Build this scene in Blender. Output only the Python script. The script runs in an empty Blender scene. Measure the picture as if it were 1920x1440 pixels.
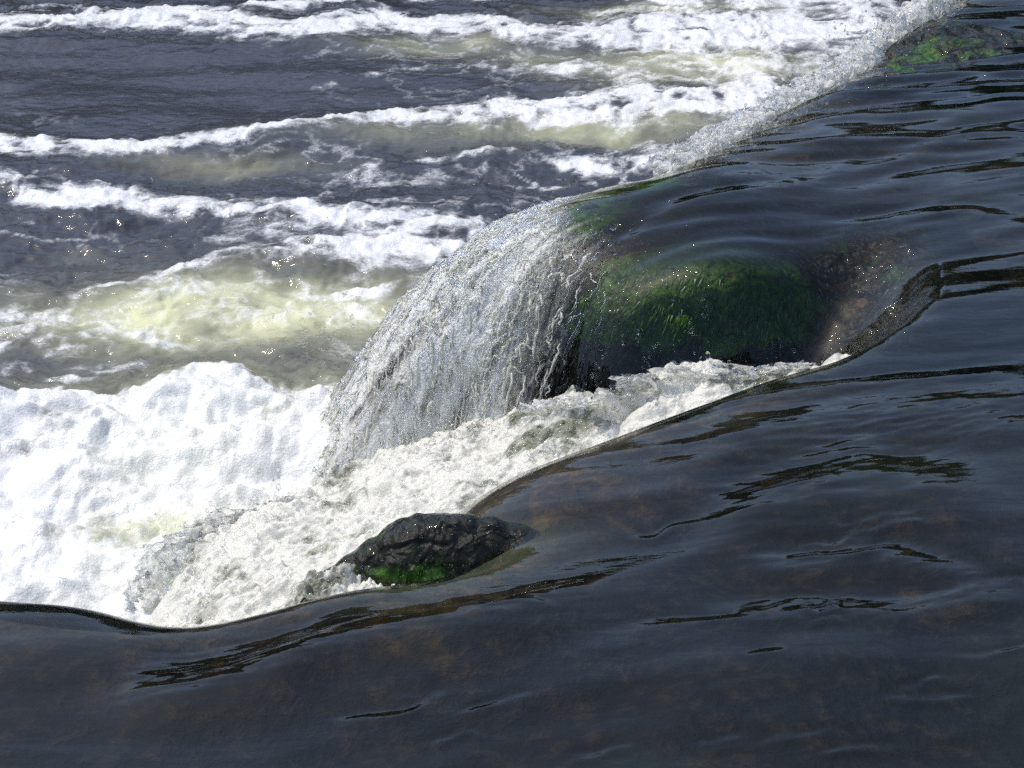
import bpy, math, random
import numpy as np

# ------------------------------------------------------------------ camera, sky, sun, exposure
SC = bpy.context.scene
CAM_H, PITCH, HFOV = 1.6, math.radians(24.0), math.radians(33.0)
cam_d = bpy.data.cameras.new('camera')
cam = bpy.data.objects.new('camera', cam_d)
SC.collection.objects.link(cam)
cam.location = (0, 0, CAM_H)
cam.rotation_euler = (math.pi / 2 - PITCH, 0, 0)
cam_d.sensor_width = 36.0
cam_d.lens = 18.0 / math.tan(HFOV / 2)
cam_d.clip_start, cam_d.clip_end = 0.05, 500
SC.camera = cam

SUN_EL, SUN_AZ = math.radians(60), math.radians(-60)     # azimuth from +Y (away from the camera), negative = left
world = bpy.data.worlds.new('World')
SC.world = world
world.use_nodes = True
wn = world.node_tree.nodes
sky = wn.new('ShaderNodeTexSky')
sky.sky_type = 'NISHITA'
sky.sun_disc = False
sky.sun_elevation = SUN_EL
sky.sun_rotation = SUN_AZ
sky.air_density, sky.dust_density, sky.ozone_density = 1.0, 2.2, 2.4
wn['Background'].inputs['Strength'].default_value = 0.15
world.node_tree.links.new(sky.outputs[0], wn['Background'].inputs['Color'])

sun_d = bpy.data.lights.new('sun', 'SUN')
sun_d.energy, sun_d.angle, sun_d.color = 2.3, math.radians(0.53), (1.0, 0.94, 0.84)
sun = bpy.data.objects.new('sun', sun_d)
SC.collection.objects.link(sun)
sun.rotation_euler = (math.pi / 2 - SUN_EL, 0, math.pi - SUN_AZ)
sun.location = (-5, 8, 12)

SC.view_settings.view_transform = 'Standard'
SC.view_settings.look = 'None'
SC.view_settings.exposure = 0.34
SC.view_settings.gamma = 1.0
SC.cycles.use_denoising = False
SC.cycles.max_bounces = 10
SC.cycles.transparent_max_bounces = 12
SC.cycles.sample_clamp_indirect = 4.0

# ------------------------------------------------------------------ helpers
rng = np.random.default_rng(7)
TH = math.tan(HFOV / 2)
CP, SP = math.cos(PITCH), math.sin(PITCH)


def at(px, py, z):
    """real place of a spot of the photograph (1920x1440) that lies at height z"""
    px, py, z = np.asarray(px, float), np.asarray(py, float), np.asarray(z, float)
    a = (px - 960) / 960 * TH
    b = (720 - py) / 960 * TH
    dy, dz = CP + b * SP, -SP + b * CP
    t = (z - CAM_H) / dz
    return a * t, dy * t


_P = {}


def perm(seed):
    if seed not in _P:
        r = np.random.default_rng(seed)
        p = r.permutation(512)
        g = r.uniform(0, 2 * math.pi, 512)
        _P[seed] = (np.concatenate([p, p]), np.cos(g).astype(np.float32), np.sin(g).astype(np.float32))
    return _P[seed]


def pn(x, y, seed=0):
    p, gx, gy = perm(seed)
    xi, yi = np.floor(x), np.floor(y)
    fx, fy = (x - xi).astype(np.float32), (y - yi).astype(np.float32)
    xi, yi = xi.astype(np.int64) & 511, yi.astype(np.int64) & 511
    u, v = fx * fx * fx * (fx * (fx * 6 - 15) + 10), fy * fy * fy * (fy * (fy * 6 - 15) + 10)
    x1, y1 = (xi + 1) & 511, (yi + 1) & 511

    def g(ix, iy, dx, dy):
        h = p[p[ix] + iy]
        return gx[h] * dx + gy[h] * dy
    a = g(xi, yi, fx, fy)
    b = g(x1, yi, fx - 1, fy)
    c = g(xi, y1, fx, fy - 1)
    d = g(x1, y1, fx - 1, fy - 1)
    return ((a + u * (b - a)) + v * ((c + u * (d - c)) - (a + u * (b - a)))) * 1.5


def fbm(x, y, n=4, seed=0, gain=0.5, lac=2.03):
    s, a = 0, 1.0
    for k in range(n):
        s = s + a * pn(x, y, seed + k)
        x, y, a = x * lac + 3.7, y * lac - 1.9, a * gain
    return s


def billow(x, y, n=4, seed=0, gain=0.5):
    s, a = 0, 1.0
    for k in range(n):
        s = s + a * (np.abs(pn(x, y, seed + k)) * 2 - 0.6)
        x, y, a = x * 2.03 + 3.7, y * 2.03 - 1.9, a * gain
    return s


def sst(a, b, x):
    t = np.clip((x - a) / (b - a), 0, 1)
    return t * t * (3 - 2 * t)


def blur(A, n):
    for ax in (0, 1):
        for _ in range(3):
            k = np.ones(2 * n + 1) / (2 * n + 1)
            pad = [(0, 0), (0, 0)]
            pad[ax] = (n, n)
            B = np.pad(A, pad, mode='edge')
            c = np.cumsum(B, axis=ax)
            z = np.zeros_like(np.take(c, [0], axis=ax))
            c = np.concatenate([z, c], axis=ax)
            m = A.shape[ax]
            A = (np.take(c, np.arange(2 * n + 1, 2 * n + 1 + m), axis=ax) - np.take(c, np.arange(m), axis=ax)) / (2 * n + 1)
    return A


def catmull(P, n):
    P = np.asarray(P, float)
    Q = np.vstack([2 * P[0] - P[1], P, 2 * P[-1] - P[-2]])
    out = []
    for i in range(1, len(Q) - 2):
        t = np.linspace(0, 1, n, endpoint=False)[:, None]
        p0, p1, p2, p3 = Q[i - 1], Q[i], Q[i + 1], Q[i + 2]
        out.append(0.5 * (2 * p1 + (p2 - p0) * t + (2 * p0 - 5 * p1 + 4 * p2 - p3) * t ** 2 + (3 * p1 - p0 - 3 * p2 + p3) * t ** 3))
    out.append(P[-1:])
    return np.vstack(out)


def mesh_obj(name, V, F, mat, parent=None, attrs=None, smooth=True):
    me = bpy.data.meshes.new(name)
    V = np.ascontiguousarray(V, np.float32)
    if parent is not None: V = V - np.array(parent.location, np.float32)
    F = np.ascontiguousarray(F, np.int32)
    k = F.shape[1]
    me.vertices.add(len(V))
    me.vertices.foreach_set('co', V.ravel())
    me.loops.add(F.size)
    me.loops.foreach_set('vertex_index', F.ravel())
    me.polygons.add(len(F))
    me.polygons.foreach_set('loop_start', np.arange(0, F.size, k, dtype=np.int32))
    me.polygons.foreach_set('use_smooth', np.full(len(F), smooth))
    me.update(calc_edges=True)
    for a, val in (attrs or {}).items():
        me.attributes.new(a, 'FLOAT', 'POINT').data.foreach_set('value', np.ascontiguousarray(val, np.float32).ravel())
    me.materials.append(mat)
    o = bpy.data.objects.new(name, me)
    SC.collection.objects.link(o)
    o.parent = parent
    return o


def grid_faces(nr, nc, keep=None):
    i = np.arange(nr * nc).reshape(nr, nc)
    F = np.stack([i[:-1, :-1], i[:-1, 1:], i[1:, 1:], i[1:, :-1]], -1).reshape(-1, 4)
    if keep is not None:
        F = F[keep.ravel()[F].all(1)]
    return F


def grid_obj(name, X, Y, Z, mat, keep=None, attrs=None, parent=None):
    nr, nc = X.shape
    F = grid_faces(nr, nc, keep)
    used = np.unique(F)
    remap = np.zeros(nr * nc, np.int64)
    remap[used] = np.arange(len(used))
    V = np.stack([X.ravel(), Y.ravel(), Z.ravel()], 1)[used]
    at_ = {a: np.broadcast_to(v, X.shape).ravel()[used] for a, v in (attrs or {}).items()}
    return mesh_obj(name, V, remap[F], mat, parent, at_)


def tag(o, label, cat=None, kind=None, group=None):
    o['label'] = label
    if cat: o['category'] = cat
    if kind: o['kind'] = kind
    if group: o['group'] = group
    return o


# ------------------------------------------------------------------ materials
class NT:
    def __init__(s, name):
        s.m = bpy.data.materials.new(name)
        s.m.use_nodes = True
        s.t = s.m.node_tree
        s.t.nodes.clear()
        s.out = s.n('ShaderNodeOutputMaterial')

    def n(s, typ, ins=None, **kw):
        nd = s.t.nodes.new(typ)
        for k, v in kw.items():
            setattr(nd, k, v)
        for k, v in (ins or {}).items():
            sock = nd.inputs[k]
            if isinstance(v, bpy.types.NodeSocket):
                s.t.links.new(v, sock)
            else:
                sock.default_value = v
        return nd

    def attr(s, a):
        return s.n('ShaderNodeAttribute', attribute_name=a).outputs['Fac']

    def math(s, op, a, b=None, c=None, clamp=False):
        ins = {0: a}
        if b is not None: ins[1] = b
        if c is not None: ins[2] = c
        return s.n('ShaderNodeMath', ins, operation=op, use_clamp=clamp).outputs[0]

    def noise(s, scale, detail=3, rough=0.55, vec=None, dist=0.0):
        ins = {'Scale': scale, 'Detail': detail, 'Roughness': rough, 'Distortion': dist}
        if vec is not None: ins['Vector'] = vec
        return s.n('ShaderNodeTexNoise', ins).outputs['Fac']

    def coord(s):
        return s.n('ShaderNodeTexCoord').outputs['Object']

    def mapv(s, v, scale=(1, 1, 1), rot=(0, 0, 0)):
        return s.n('ShaderNodeMapping', {'Vector': v, 'Scale': scale, 'Rotation': rot}).outputs[0]

    def ramp(s, f, stops):
        r = s.n('ShaderNodeValToRGB', {'Fac': f})
        e = r.color_ramp.elements
        while len(e) < len(stops): e.new(0.5)
        for el, (p, c) in zip(e, stops):
            el.position = p
            el.color = (*c, 1) if len(c) == 3 else c
        return r.outputs[0]

    def mixc(s, f, a, b):
        m = s.n('ShaderNodeMix', data_type='RGBA')
        for k, v in ((0, f), (6, a), (7, b)):
            if isinstance(v, bpy.types.NodeSocket): s.t.links.new(v, m.inputs[k])
            else: m.inputs[k].default_value = v if k == 0 else (*v, 1)
        return m.outputs[2]

    def bump(s, h, dist, strength=1.0, normal=None):
        ins = {'Height': h, 'Distance': dist, 'Strength': strength}
        if normal is not None: ins['Normal'] = normal
        return s.n('ShaderNodeBump', ins).outputs[0]

    def mix(s, f, a, b):
        return s.n('ShaderNodeMixShader', {0: f, 1: a, 2: b}).outputs[0]

    def done(s, sh):
        s.t.links.new(sh, s.out.inputs['Surface'])
        return s.m


def foam_shader(t, co, tint=None, grain=1.0, base=(0.86, 0.87, 0.85), translucent=0.15):
    """white bubbly water: soft white body with small wet bubbles that glint"""
    n1 = t.noise(60, 4, 0.6, co)
    v = t.n('ShaderNodeTexVoronoi', {'Vector': co, 'Scale': 150.0, 'Randomness': 1.0}).outputs['Distance']
    h = t.math('ADD', t.math('MULTIPLY', n1, 1.0), t.math('MULTIPLY', v, 0.25))
    nb = t.bump(h, 0.012 * grain, 1.0)
    col = tint if tint is not None else (*base, 1)
    d = t.n('ShaderNodeBsdfPrincipled', {'Base Color': col, 'Roughness': 0.22, 'IOR': 1.33, 'Normal': nb}).outputs[0]
    tr = t.n('ShaderNodeBsdfTranslucent', {'Color': col}).outputs[0]
    return t.mix(translucent, d, tr)


def mat_upper():
    t = NT('upper_river_water')
    co = t.coord()
    fl = t.mapv(co, (1, 3.2, 1.5), (0, 0, math.radians(-14)))
    n1 = t.noise(9, 4, 0.55, fl)
    nb = t.bump(n1, 0.0010, 1.0)
    fr = t.n('ShaderNodeFresnel', {'IOR': 1.33, 'Normal': nb}).outputs[0]
    gl = t.n('ShaderNodeBsdfGlossy', {'Color': (1, 1, 1, 1), 'Roughness': 0.01, 'Normal': nb}).outputs[0]
    tp = t.n('ShaderNodeBsdfTransparent', {'Color': t.mixc(t.attr('thin'), (0.40, 0.42, 0.41), (0.93, 0.94, 0.92))}).outputs[0]
    # torn falling sheet: cloudy, yellow-green, with a wet rippled skin
    ns = t.bump(t.noise(34, 4, 0.62, t.mapv(co, (1, 1, 0.45)), 0.6), 0.035, 1.0)
    fr2 = t.n('ShaderNodeFresnel', {'IOR': 1.33, 'Normal': ns}).outputs[0]
    gl2 = t.n('ShaderNodeBsdfGlossy', {'Roughness': 0.03, 'Normal': ns}).outputs[0]
    cl = (0.80, 0.80, 0.67, 1)
    cloudy = t.mix(0.25, t.n('ShaderNodeBsdfDiffuse', {'Color': cl, 'Normal': ns}).outputs[0], t.n('ShaderNodeBsdfTranslucent', {'Color': cl}).outputs[0])
    sheet = t.mix(fr2, t.mix(0.92, tp, cloudy), gl2)
    water = t.mix(t.attr('milky'), t.mix(fr, tp, gl), sheet)
    foam = foam_shader(t, co, base=(0.86, 0.87, 0.83), translucent=0.2, grain=0.7)
    a = t.attr('foam')
    nn = t.noise(70, 4, 0.65, t.mapv(co, (1, 1, 0.35)))
    f = t.math('MULTIPLY', a, t.n('ShaderNodeMapRange', {0: t.math('ADD', nn, t.math('MULTIPLY', t.math('SUBTRACT', a, 0.5), 0.5)), 1: 0.36, 2: 0.62}).outputs[0], clamp=True)
    return t.done(t.mix(f, water, foam))


def mat_lower():
    t = NT('lower_river_water')
    co = t.coord()
    n1 = t.noise(14, 4, 0.6, t.mapv(co, (1, 1.8, 1)), 0.5)
    nb = t.bump(n1, 0.006, 1.0)
    aer = t.attr('aerated')
    body = t.mixc(aer, (0.042, 0.044, 0.055), (0.66, 0.66, 0.40))
    water = t.n('ShaderNodeBsdfPrincipled', {'Base Color': body, 'Roughness': 0.08, 'IOR': 1.33, 'Normal': nb}).outputs[0]
    foam = foam_shader(t, co, tint=t.mixc(t.attr('aerated'), (0.84, 0.85, 0.86), (0.88, 0.88, 0.78)), grain=0.35, translucent=0.08)
    a = t.attr('foam')
    fine = t.math('ADD', t.noise(26, 5, 0.7, t.mapv(co, (1, 1.5, 1)), 0.8), t.math('MULTIPLY', t.math('SUBTRACT', t.noise(90, 3, 0.6, co), 0.5), 0.5))
    k = t.math('MULTIPLY', t.math('MULTIPLY', a, t.math('SUBTRACT', 1.0, a)), 8.0)
    f = t.math('ADD', a, t.math('MULTIPLY', t.math('SUBTRACT', fine, 0.5), k), clamp=True)
    return t.done(t.mix(f, water, foam))


def mat_white():
    t = NT('tumbling_white_water')
    co = t.coord()
    n = t.noise(34, 6, 0.68, t.mapv(co, (1, 1, 0.6)), 0.4)
    a = t.attr('foam')
    f = t.n('ShaderNodeMapRange', {0: t.math('ADD', n, t.math('MULTIPLY', t.math('SUBTRACT', a, 0.5), 0.8)), 1: 0.20, 2: 0.56}).outputs[0]
    foam = foam_shader(t, co, base=(0.86, 0.85, 0.77), grain=0.35, translucent=0.25)
    nb = t.bump(t.noise(60, 3, 0.6, co), 0.02, 1.0)
    clear = t.n('ShaderNodeBsdfPrincipled', {'Base Color': (0.22, 0.23, 0.17, 1), 'Roughness': 0.08, 'IOR': 1.33, 'Normal': nb}).outputs[0]
    return t.done(t.mix(f, clear, foam))


def mat_milk():
    t = NT('cloudy_water_rope')
    co = t.coord()
    nb = t.bump(t.noise(60, 3, 0.6, co), 0.012, 1.0)
    c = t.mixc(t.noise(9, 3, 0.6, co), (0.74, 0.75, 0.62), (0.90, 0.90, 0.84))
    d = t.n('ShaderNodeBsdfPrincipled', {'Base Color': c, 'Roughness': 0.12, 'IOR': 1.33, 'Normal': nb}).outputs[0]
    return t.done(t.mix(0.35, d, t.n('ShaderNodeBsdfTranslucent', {'Color': c}).outputs[0]))


def mat_splash():
    t = NT('splashing_water')
    co = t.coord()
    n = t.noise(45, 4, 0.65, co)
    a = t.attr('foam')
    f = t.n('ShaderNodeMapRange', {0: t.math('ADD', n, t.math('MULTIPLY', t.math('SUBTRACT', a, 0.5), 0.8)), 1: 0.44, 2: 0.62}).outputs[0]
    foam = foam_shader(t, co, base=(0.94, 0.94, 0.90), grain=0.4, translucent=0.6)
    nb = t.bump(t.noise(50, 3, 0.6, co), 0.03, 1.0)
    fr = t.n('ShaderNodeFresnel', {'IOR': 1.33, 'Normal': nb}).outputs[0]
    gl = t.n('ShaderNodeBsdfGlossy', {'Roughness': 0.03, 'Normal': nb}).outputs[0]
    tp = t.n('ShaderNodeBsdfTransparent', {'Color': (0.9, 0.92, 0.92, 1)}).outputs[0]
    return t.done(t.mix(f, t.mix(fr, tp, gl), foam))


def mat_drop():
    t = NT('water_drop')
    g = t.n('ShaderNodeBsdfGlass', {'Color': (1, 1, 1, 1), 'Roughness': 0.0, 'IOR': 1.33}).outputs[0]
    tp = t.n('ShaderNodeBsdfTransparent', {'Color': (1, 1, 1, 1)}).outputs[0]
    return t.done(t.mix(0.5, g, tp))


def mat_bed():
    t = NT('river_bed_stone')
    co = t.coord()
    n1 = t.noise(2.6, 4, 0.6, co, 0.4)
    n2 = t.noise(24, 5, 0.68, co, 0.3)
    n3 = t.noise(1.3, 3, 0.5, co)
    base = t.ramp(n2, [(0.30, (0.008, 0.009, 0.008)), (0.52, (0.035, 0.030, 0.020)), (0.68, (0.14, 0.095, 0.045))])
    orange = t.ramp(n2, [(0.40, (0.06, 0.035, 0.012)), (0.55, (0.26, 0.13, 0.025)), (0.70, (0.42, 0.28, 0.06))])
    c = t.mixc(t.n('ShaderNodeMapRange', {0: n1, 1: 0.54, 2: 0.70}).outputs[0], base, orange)
    g = t.mixc(t.n('ShaderNodeMapRange', {0: n3, 1: 0.50, 2: 0.62}).outputs[0], c, (0.035, 0.055, 0.022))
    nb = t.bump(n2, 0.03, 1.0)
    return t.done(t.n('ShaderNodeBsdfPrincipled', {'Base Color': g, 'Roughness': 0.7, 'Normal': nb}).outputs[0])


def mat_rock(green=0.5):
    t = NT('mossy_wet_rock')
    co = t.coord()
    n1 = t.noise(7, 5, 0.6, co, 0.6)
    n2 = t.noise(38, 5, 0.7, t.mapv(co, (1, 1, 0.5)))
    n3 = t.noise(22, 2, 0.5, co, 0.5)
    moss = t.ramp(n2, [(0.30, (0.006, 0.018, 0.003)), (0.5, (0.028, 0.082, 0.005)), (0.72, (0.075, 0.16, 0.012))])
    rock = t.ramp(n2, [(0.3, (0.003, 0.004, 0.002)), (0.6, (0.014, 0.015, 0.008)), (0.8, (0.045, 0.04, 0.018))])
    rust = t.ramp(n2, [(0.35, (0.03, 0.015, 0.004)), (0.7, (0.13, 0.06, 0.012))])
    a = t.math('ADD', t.attr('moss'), t.math('MULTIPLY', t.math('SUBTRACT', n1, 0.5), 1.8))
    c = t.mixc(t.n('ShaderNodeMapRange', {0: a, 1: 0.42, 2: 0.62}).outputs[0], rock, moss)
    r = t.math('ADD', t.attr('rust'), t.math('MULTIPLY', t.math('SUBTRACT', n3, 0.5), 2.2))
    c = t.mixc(t.n('ShaderNodeMapRange', {0: r, 1: 0.55, 2: 0.8}).outputs[0], c, rust)
    nb = t.bump(t.math('ADD', t.math('MULTIPLY', n2, 0.22), n3), 0.035, 1.0)
    cn = t.bump(t.noise(14, 3, 0.5, co, 0.4), 0.03, 1.0)
    return t.done(t.n('ShaderNodeBsdfPrincipled', {'Base Color': c, 'Roughness': 0.35, 'Normal': nb, 'Specular IOR Level': 0.15, 'Coat Weight': 0.45, 'Coat Roughness': 0.04, 'Coat IOR': 1.33, 'Coat Normal': cn}).outputs[0])


M_UP, M_LOW, M_WHITE, M_DROP, M_BED, M_ROCK = mat_upper(), mat_lower(), mat_white(), mat_drop(), mat_bed(), mat_rock()
M_SPLASH = mat_splash()

# ------------------------------------------------------------------ the weir: crest line and water heights
ZL = -0.80                                   # level of the river below the weir
# crest of the weir, near end to far end: photo spot, height there, steepness of the fall behind it
CR = [(-500, 1090, .00, 8), (-200, 1105, .00, 8), (0, 1130, .00, 8), (80, 1118, .012, 8), (150, 1126, .008, 8), (230, 1166, -.012, 8), (320, 1188, -.022, 8),
      (420, 1166, -.012, 8), (540, 1126, .004, 8), (660, 1108, .005, 4), (800, 1098, .0, 4), (940, 1062, -.005, 5), (1030, 1022, -.02, 5),
      (1020, 985, -.03, 4), (950, 958, -.04, 3.5), (1010, 905, -.03, 3), (1130, 855, -.02, 3), (1250, 805, -.01, 3), (1330, 772, .0, 3.5), (1420, 726, .0, 4),
      (1510, 690, .0, 6), (1580, 660, .0, 8), (1660, 622, .0, 9), (1725, 570, .0, 8), (1745, 495, -.02, 6), (1690, 435, -.03, 4), (1610, 438, -.04, 4.5), (1540, 485, -.07, 6),
      (1485, 528, -.10, 8), (1440, 512, -.06, 9), (1380, 486, -.02, 9), (1300, 478, -.02, 8), (1225, 498, -.06, 6), (1170, 482, -.08, 3.8), (1140, 435, -.05, 1.9), (1105, 400, -.03, 1.02),
      (1135, 372, -.015, 1.25), (1210, 342, .005, 2), (1300, 318, .03, 3), (1350, 292, .01, 3), (1430, 250, .01, 4), (1500, 205, .01, 4), (1590, 160, .02, 4), (1660, 118, .02, 4),
      (1740, 70, .02, 4), (1810, 10, .03, 4), (1900, -60, .03, 4), (2050, -150, .03, 4), (2350, -260, .03, 4)]
CR = np.array(CR)
cx, cy = at(CR[:, 0], CR[:, 1], CR[:, 2])
CREST = catmull(np.stack([cx, cy, CR[:, 2], CR[:, 3]], 1), 8)
CX, CY = CREST[:, 0], CREST[:, 1]
# plan map: signed distance from the crest (positive = downstream), 1.5 cm cells
PX0, PX1, PY0, PY1, PR = -3.2, 7.2, 0.8, 13.8, 0.016
gx, gy = np.arange(PX0, PX1, PR), np.arange(PY0, PY1, PR)
GX, GY = np.meshgrid(gx, gy)


def crest_distance(X, Y):
    best = np.full(X.shape, 1e9)
    T = np.zeros(X.shape)
    cross = np.zeros(X.shape)
    wind = np.zeros(X.shape, bool)
    for i in range(len(CX) - 1):
        ax, ay, bx, by = CX[i], CY[i], CX[i + 1], CY[i + 1]
        dx, dy = bx - ax, by - ay
        L = dx * dx + dy * dy
        u = np.clip(((X - ax) * dx + (Y - ay) * dy) / L, 0, 1)
        d = (X - ax - u * dx) ** 2 + (Y - ay - u * dy) ** 2
        m = d < best
        best[m] = d[m]
        T[m] = i + u[m]
    # inside test against the closed upstream polygon
    QX = np.concatenate([CX, [40, 40, -20]])
    QY = np.concatenate([CY, [CY[-1], -20, -20]])
    for i in range(len(QX)):
        ax, ay, bx, by = QX[i], QY[i], QX[(i + 1) % len(QX)], QY[(i + 1) % len(QX)]
        if ay == by: continue
        c = (ay > Y) != (by > Y)
        xi = (bx - ax) * (Y - ay) / (by - ay) + ax
        wind ^= c & (X < xi)
    return np.where(wind, -1, 1) * np.sqrt(best), T


CG = 2                                         # distances on a coarser grid, then refined
SD, TT = crest_distance(GX[::CG, ::CG], GY[::CG, ::CG])
ZC = np.interp(TT, np.arange(len(CREST)), CREST[:, 2])
KC = np.interp(TT, np.arange(len(CREST)), CREST[:, 3])
KC = blur(KC, 1)
ZC = blur(ZC, 2)
SD = blur(SD, 1)
SD = SD + 0.012 * fbm(GX[::CG, ::CG] * 5, GY[::CG, ::CG] * 5, 2, 91)
UP = np.maximum(-SD, 0)
HB = ZC * np.exp(-UP / 0.35) + 0.05 * (1 - np.exp(-UP / 0.9))
S = np.maximum(SD, 0)
HB = HB - np.minimum(KC * S * S, 0.35 + KC * S * 0.5) * (S > 0)
HB = blur(HB, 1)
bw = np.exp(-(((GX[::CG, ::CG] - 0.95) / 0.34) ** 2 + ((GY[::CG, ::CG] - 4.15) / 0.42) ** 2) ** 2) * sst(-0.02, 0.06, SD)
HB = HB * (1 - bw) + blur(HB, 3) * bw


def lut(A, X, Y, step=PR * CG):
    """smooth (cubic B-spline) look-up in the plan map"""
    fx = np.clip((X - PX0) / step, 1, A.shape[1] - 3.001)
    fy = np.clip((Y - PY0) / step, 1, A.shape[0] - 3.001)
    ix, iy = fx.astype(int), fy.astype(int)
    fx, fy = fx - ix, fy - iy

    def w(f):
        return ((1 - f) ** 3 / 6, (3 * f ** 3 - 6 * f * f + 4) / 6, (-3 * f ** 3 + 3 * f * f + 3 * f + 1) / 6, f ** 3 / 6)
    wx_, wy_ = w(fx), w(fy)
    out = 0
    for j in range(4):
        row = 0
        for i in range(4):
            row = row + A[iy + j - 1, ix + i - 1] * wx_[i]
        out = out + row * wy_[j]
    return out


# low steps in the smooth water: photo line, height lost, width
STEPS = [([(150, 1268), (330, 1244), (500, 1208), (700, 1152), (900, 1114), (1150, 1088)], .22, .085),
         ([(230, 1240), (400, 1222), (560, 1190), (640, 1170)], .16, .08),
         ([(560, 1128), (700, 1120), (850, 1122), (1000, 1090), (1150, 1075)], .16, .03),
         ([(1270, 980), (1400, 918), (1500, 882), (1620, 858), (1720, 872), (1860, 856)], .20, .11),
         ([(1360, 930), (1480, 900), (1600, 880)], .14, .05),
         ([(1200, 850), (1330, 800), (1450, 775), (1600, 765), (1800, 752), (2000, 740)], .16, .08),
         ([(1440, 838), (1600, 812), (1750, 800), (1900, 792), (2050, 780)], .15, .06),
         ([(1340, 1034), (1500, 1040), (1620, 1030), (1760, 1062), (1900, 1100)], .19, .06),
         ([(1280, 1130), (1500, 1128), (1690, 1135), (1800, 1122), (1950, 1118)], .19, .04),
         ([(1180, 1168), (1290, 1152), (1420, 1150)], .17, .015),
         ([(860, 1330), (930, 1312), (1000, 1298)], .20, .012),
         ([(1300, 722), (1500, 705), (1700, 690), (1950, 670)], .14, .035),
         ([(1100, 430), (1230, 385), (1300, 365), (1450, 340), (1600, 318)], .13, .05),
         ([(1560, 320), (1680, 290), (1750, 265), (1850, 236), (1950, 250)], .14, .05),
         ([(1380, 245), (1600, 205), (1800, 180), (1950, 160)], .12, .06),
         ([(1330, 330), (1420, 325), (1520, 318), (1600, 300)], .13, .05),
         ([(1450, 150), (1700, 130), (1950, 110)], .10, .07),
         ([(1500, 420), (1650, 385), (1800, 380), (1950, 400)], .12, .06)]


srng = np.random.default_rng(23)
for _ in range(34):                            # many small ripple backs scattered over the smooth water
    px_, py_ = srng.uniform(500, 1950), srng.uniform(660, 1420)
    if py_ < 1180 - 0.42 * (px_ - 500) + 60: continue
    L_ = srng.uniform(60, 220)
    STEPS.append(([(px_ + L_ * u_, py_ - 0.10 * L_ * u_ + srng.normal() * 6) for u_ in np.linspace(0, 1, 4)], srng.uniform(.12, .19), srng.uniform(.008, .020)))


def line_field(pts, z, X, Y):
    """signed distance across a line drawn on the water (positive = far side) and fade along it"""
    p = np.array(pts, float)
    lx, ly = at(p[:, 0], p[:, 1], z)
    q = catmull(np.stack([lx, ly], 1), 6)
    o = np.argsort(q[:, 0])
    q = q[o]
    yl = np.interp(X, q[:, 0], q[:, 1])
    L = q[-1, 0] - q[0, 0]
    fade = sst(q[0, 0] - 0.02, q[0, 0] + 0.25 * L, X) * (1 - sst(q[-1, 0] - 0.25 * L, q[-1, 0] + 0.02, X))
    return Y - yl, fade


def upper_height(X, Y, fine=True):
    H = lut(HB, X, Y)
    sd = lut(SD, X, Y)
    up = sst(0.25, -0.05, sd)
    dn = 0.020 * pn(X * 3.5, Y * 5, 71) + 0.003 * pn(X * 16, Y * 30, 72)
    gn = 0.0011 * pn(X * 9 + Y * 2, Y * 42 - X * 10, 73) + 0.0006 * pn(X * 20 + Y * 5, Y * 90 - X * 22, 74)
    H = H.copy()
    for pts, sl, w in STEPS:
        d, f = line_field(pts, 0.02, X, Y)
        d = d + dn
        near_ = (np.abs(d) < 4 * w) & (f > 0)
        d = d[near_]
        g = (f * up)[near_] * np.exp(-0.5 * (d / w) ** 2)
        H[near_] -= g * (sl * d + gn[near_])
    if fine:
        far = sst(3.2, 6.5, Y)
        ang = np.radians(-8 - 14 * far)          # flow heading of the streaks
        ca, sa = np.cos(0.25), np.sin(0.25)
        A = X * ca + Y * sa
        C = -X * sa + Y * ca
        C = C + 0.08 * pn(A * 1.3, C * 1.6, 11)
        amp = 1.0 + 0.8 * far
        H = H + amp * (0.013 * pn(A * 1.1, C * 2.8, 21) + 0.0020 * pn(A * 0.9, C * 10.0 + 0.5 * A, 28) + 0.008 * far * pn(A * 1.7, C * 4.2, 27) + 0.0035 * pn(A * 2.3, C * 6.5, 22) * (0.7 + 1.6 * far) + 0.0013 * pn(A * 4, C * 14, 23) * (1 + 1.2 * far)
                       + 0.00045 * pn(A * 10, C * 34, 24) * np.maximum(0.25 + 1.1 * pn(A * 1.7, C * 2.1, 26), 0)) * (0.35 + 0.65 * up)
        fall = sst(0.0, 0.35, sd)
        th = np.arctan2(Y - 5.02, X - 0.55)              # ropes of water run out from the corner
        rr = np.hypot(Y - 5.02, X - 0.55)
        far_side = sst(4.0, 4.4, Y)
        ropes = 0.020 * pn(th * 5.0, rr * 2.2, 31) + 0.013 * pn(th * 12.0 + 0.6 * pn(th * 6, rr * 4, 36), rr * 4.0, 32) + 0.007 * pn(th * 28.0, rr * 8.0, 33)
        H = H + fall * far_side * (ropes * (0.5 + sst(0.05, 0.5, sd)) + 0.012 * sst(0.1, 0.5, sd) * fbm(X * 24, Y * 24, 3, 35, 0.6))
    return H, sd


# sampling grid: fine near the camera, coarser far off
def fan(y0, y1, nr, u0, u1, nc):
    y = y0 * (y1 / y0) ** np.linspace(0, 1, nr)
    u = np.linspace(u0, u1, nc)
    U, Y = np.meshgrid(u, y)
    return U * (Y * CP + 0.9), Y


FULL = 1.0
X, Y = fan(1.40, 13.5, int(880 * FULL), -0.52, 0.50, int(920 * FULL))
Z, sd = upper_height(X, Y)
zc = lut(ZC, X, Y)
kc = lut(KC, X, Y)
keep = (Z > ZL - 0.06) & (sd < 1.3)
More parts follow.
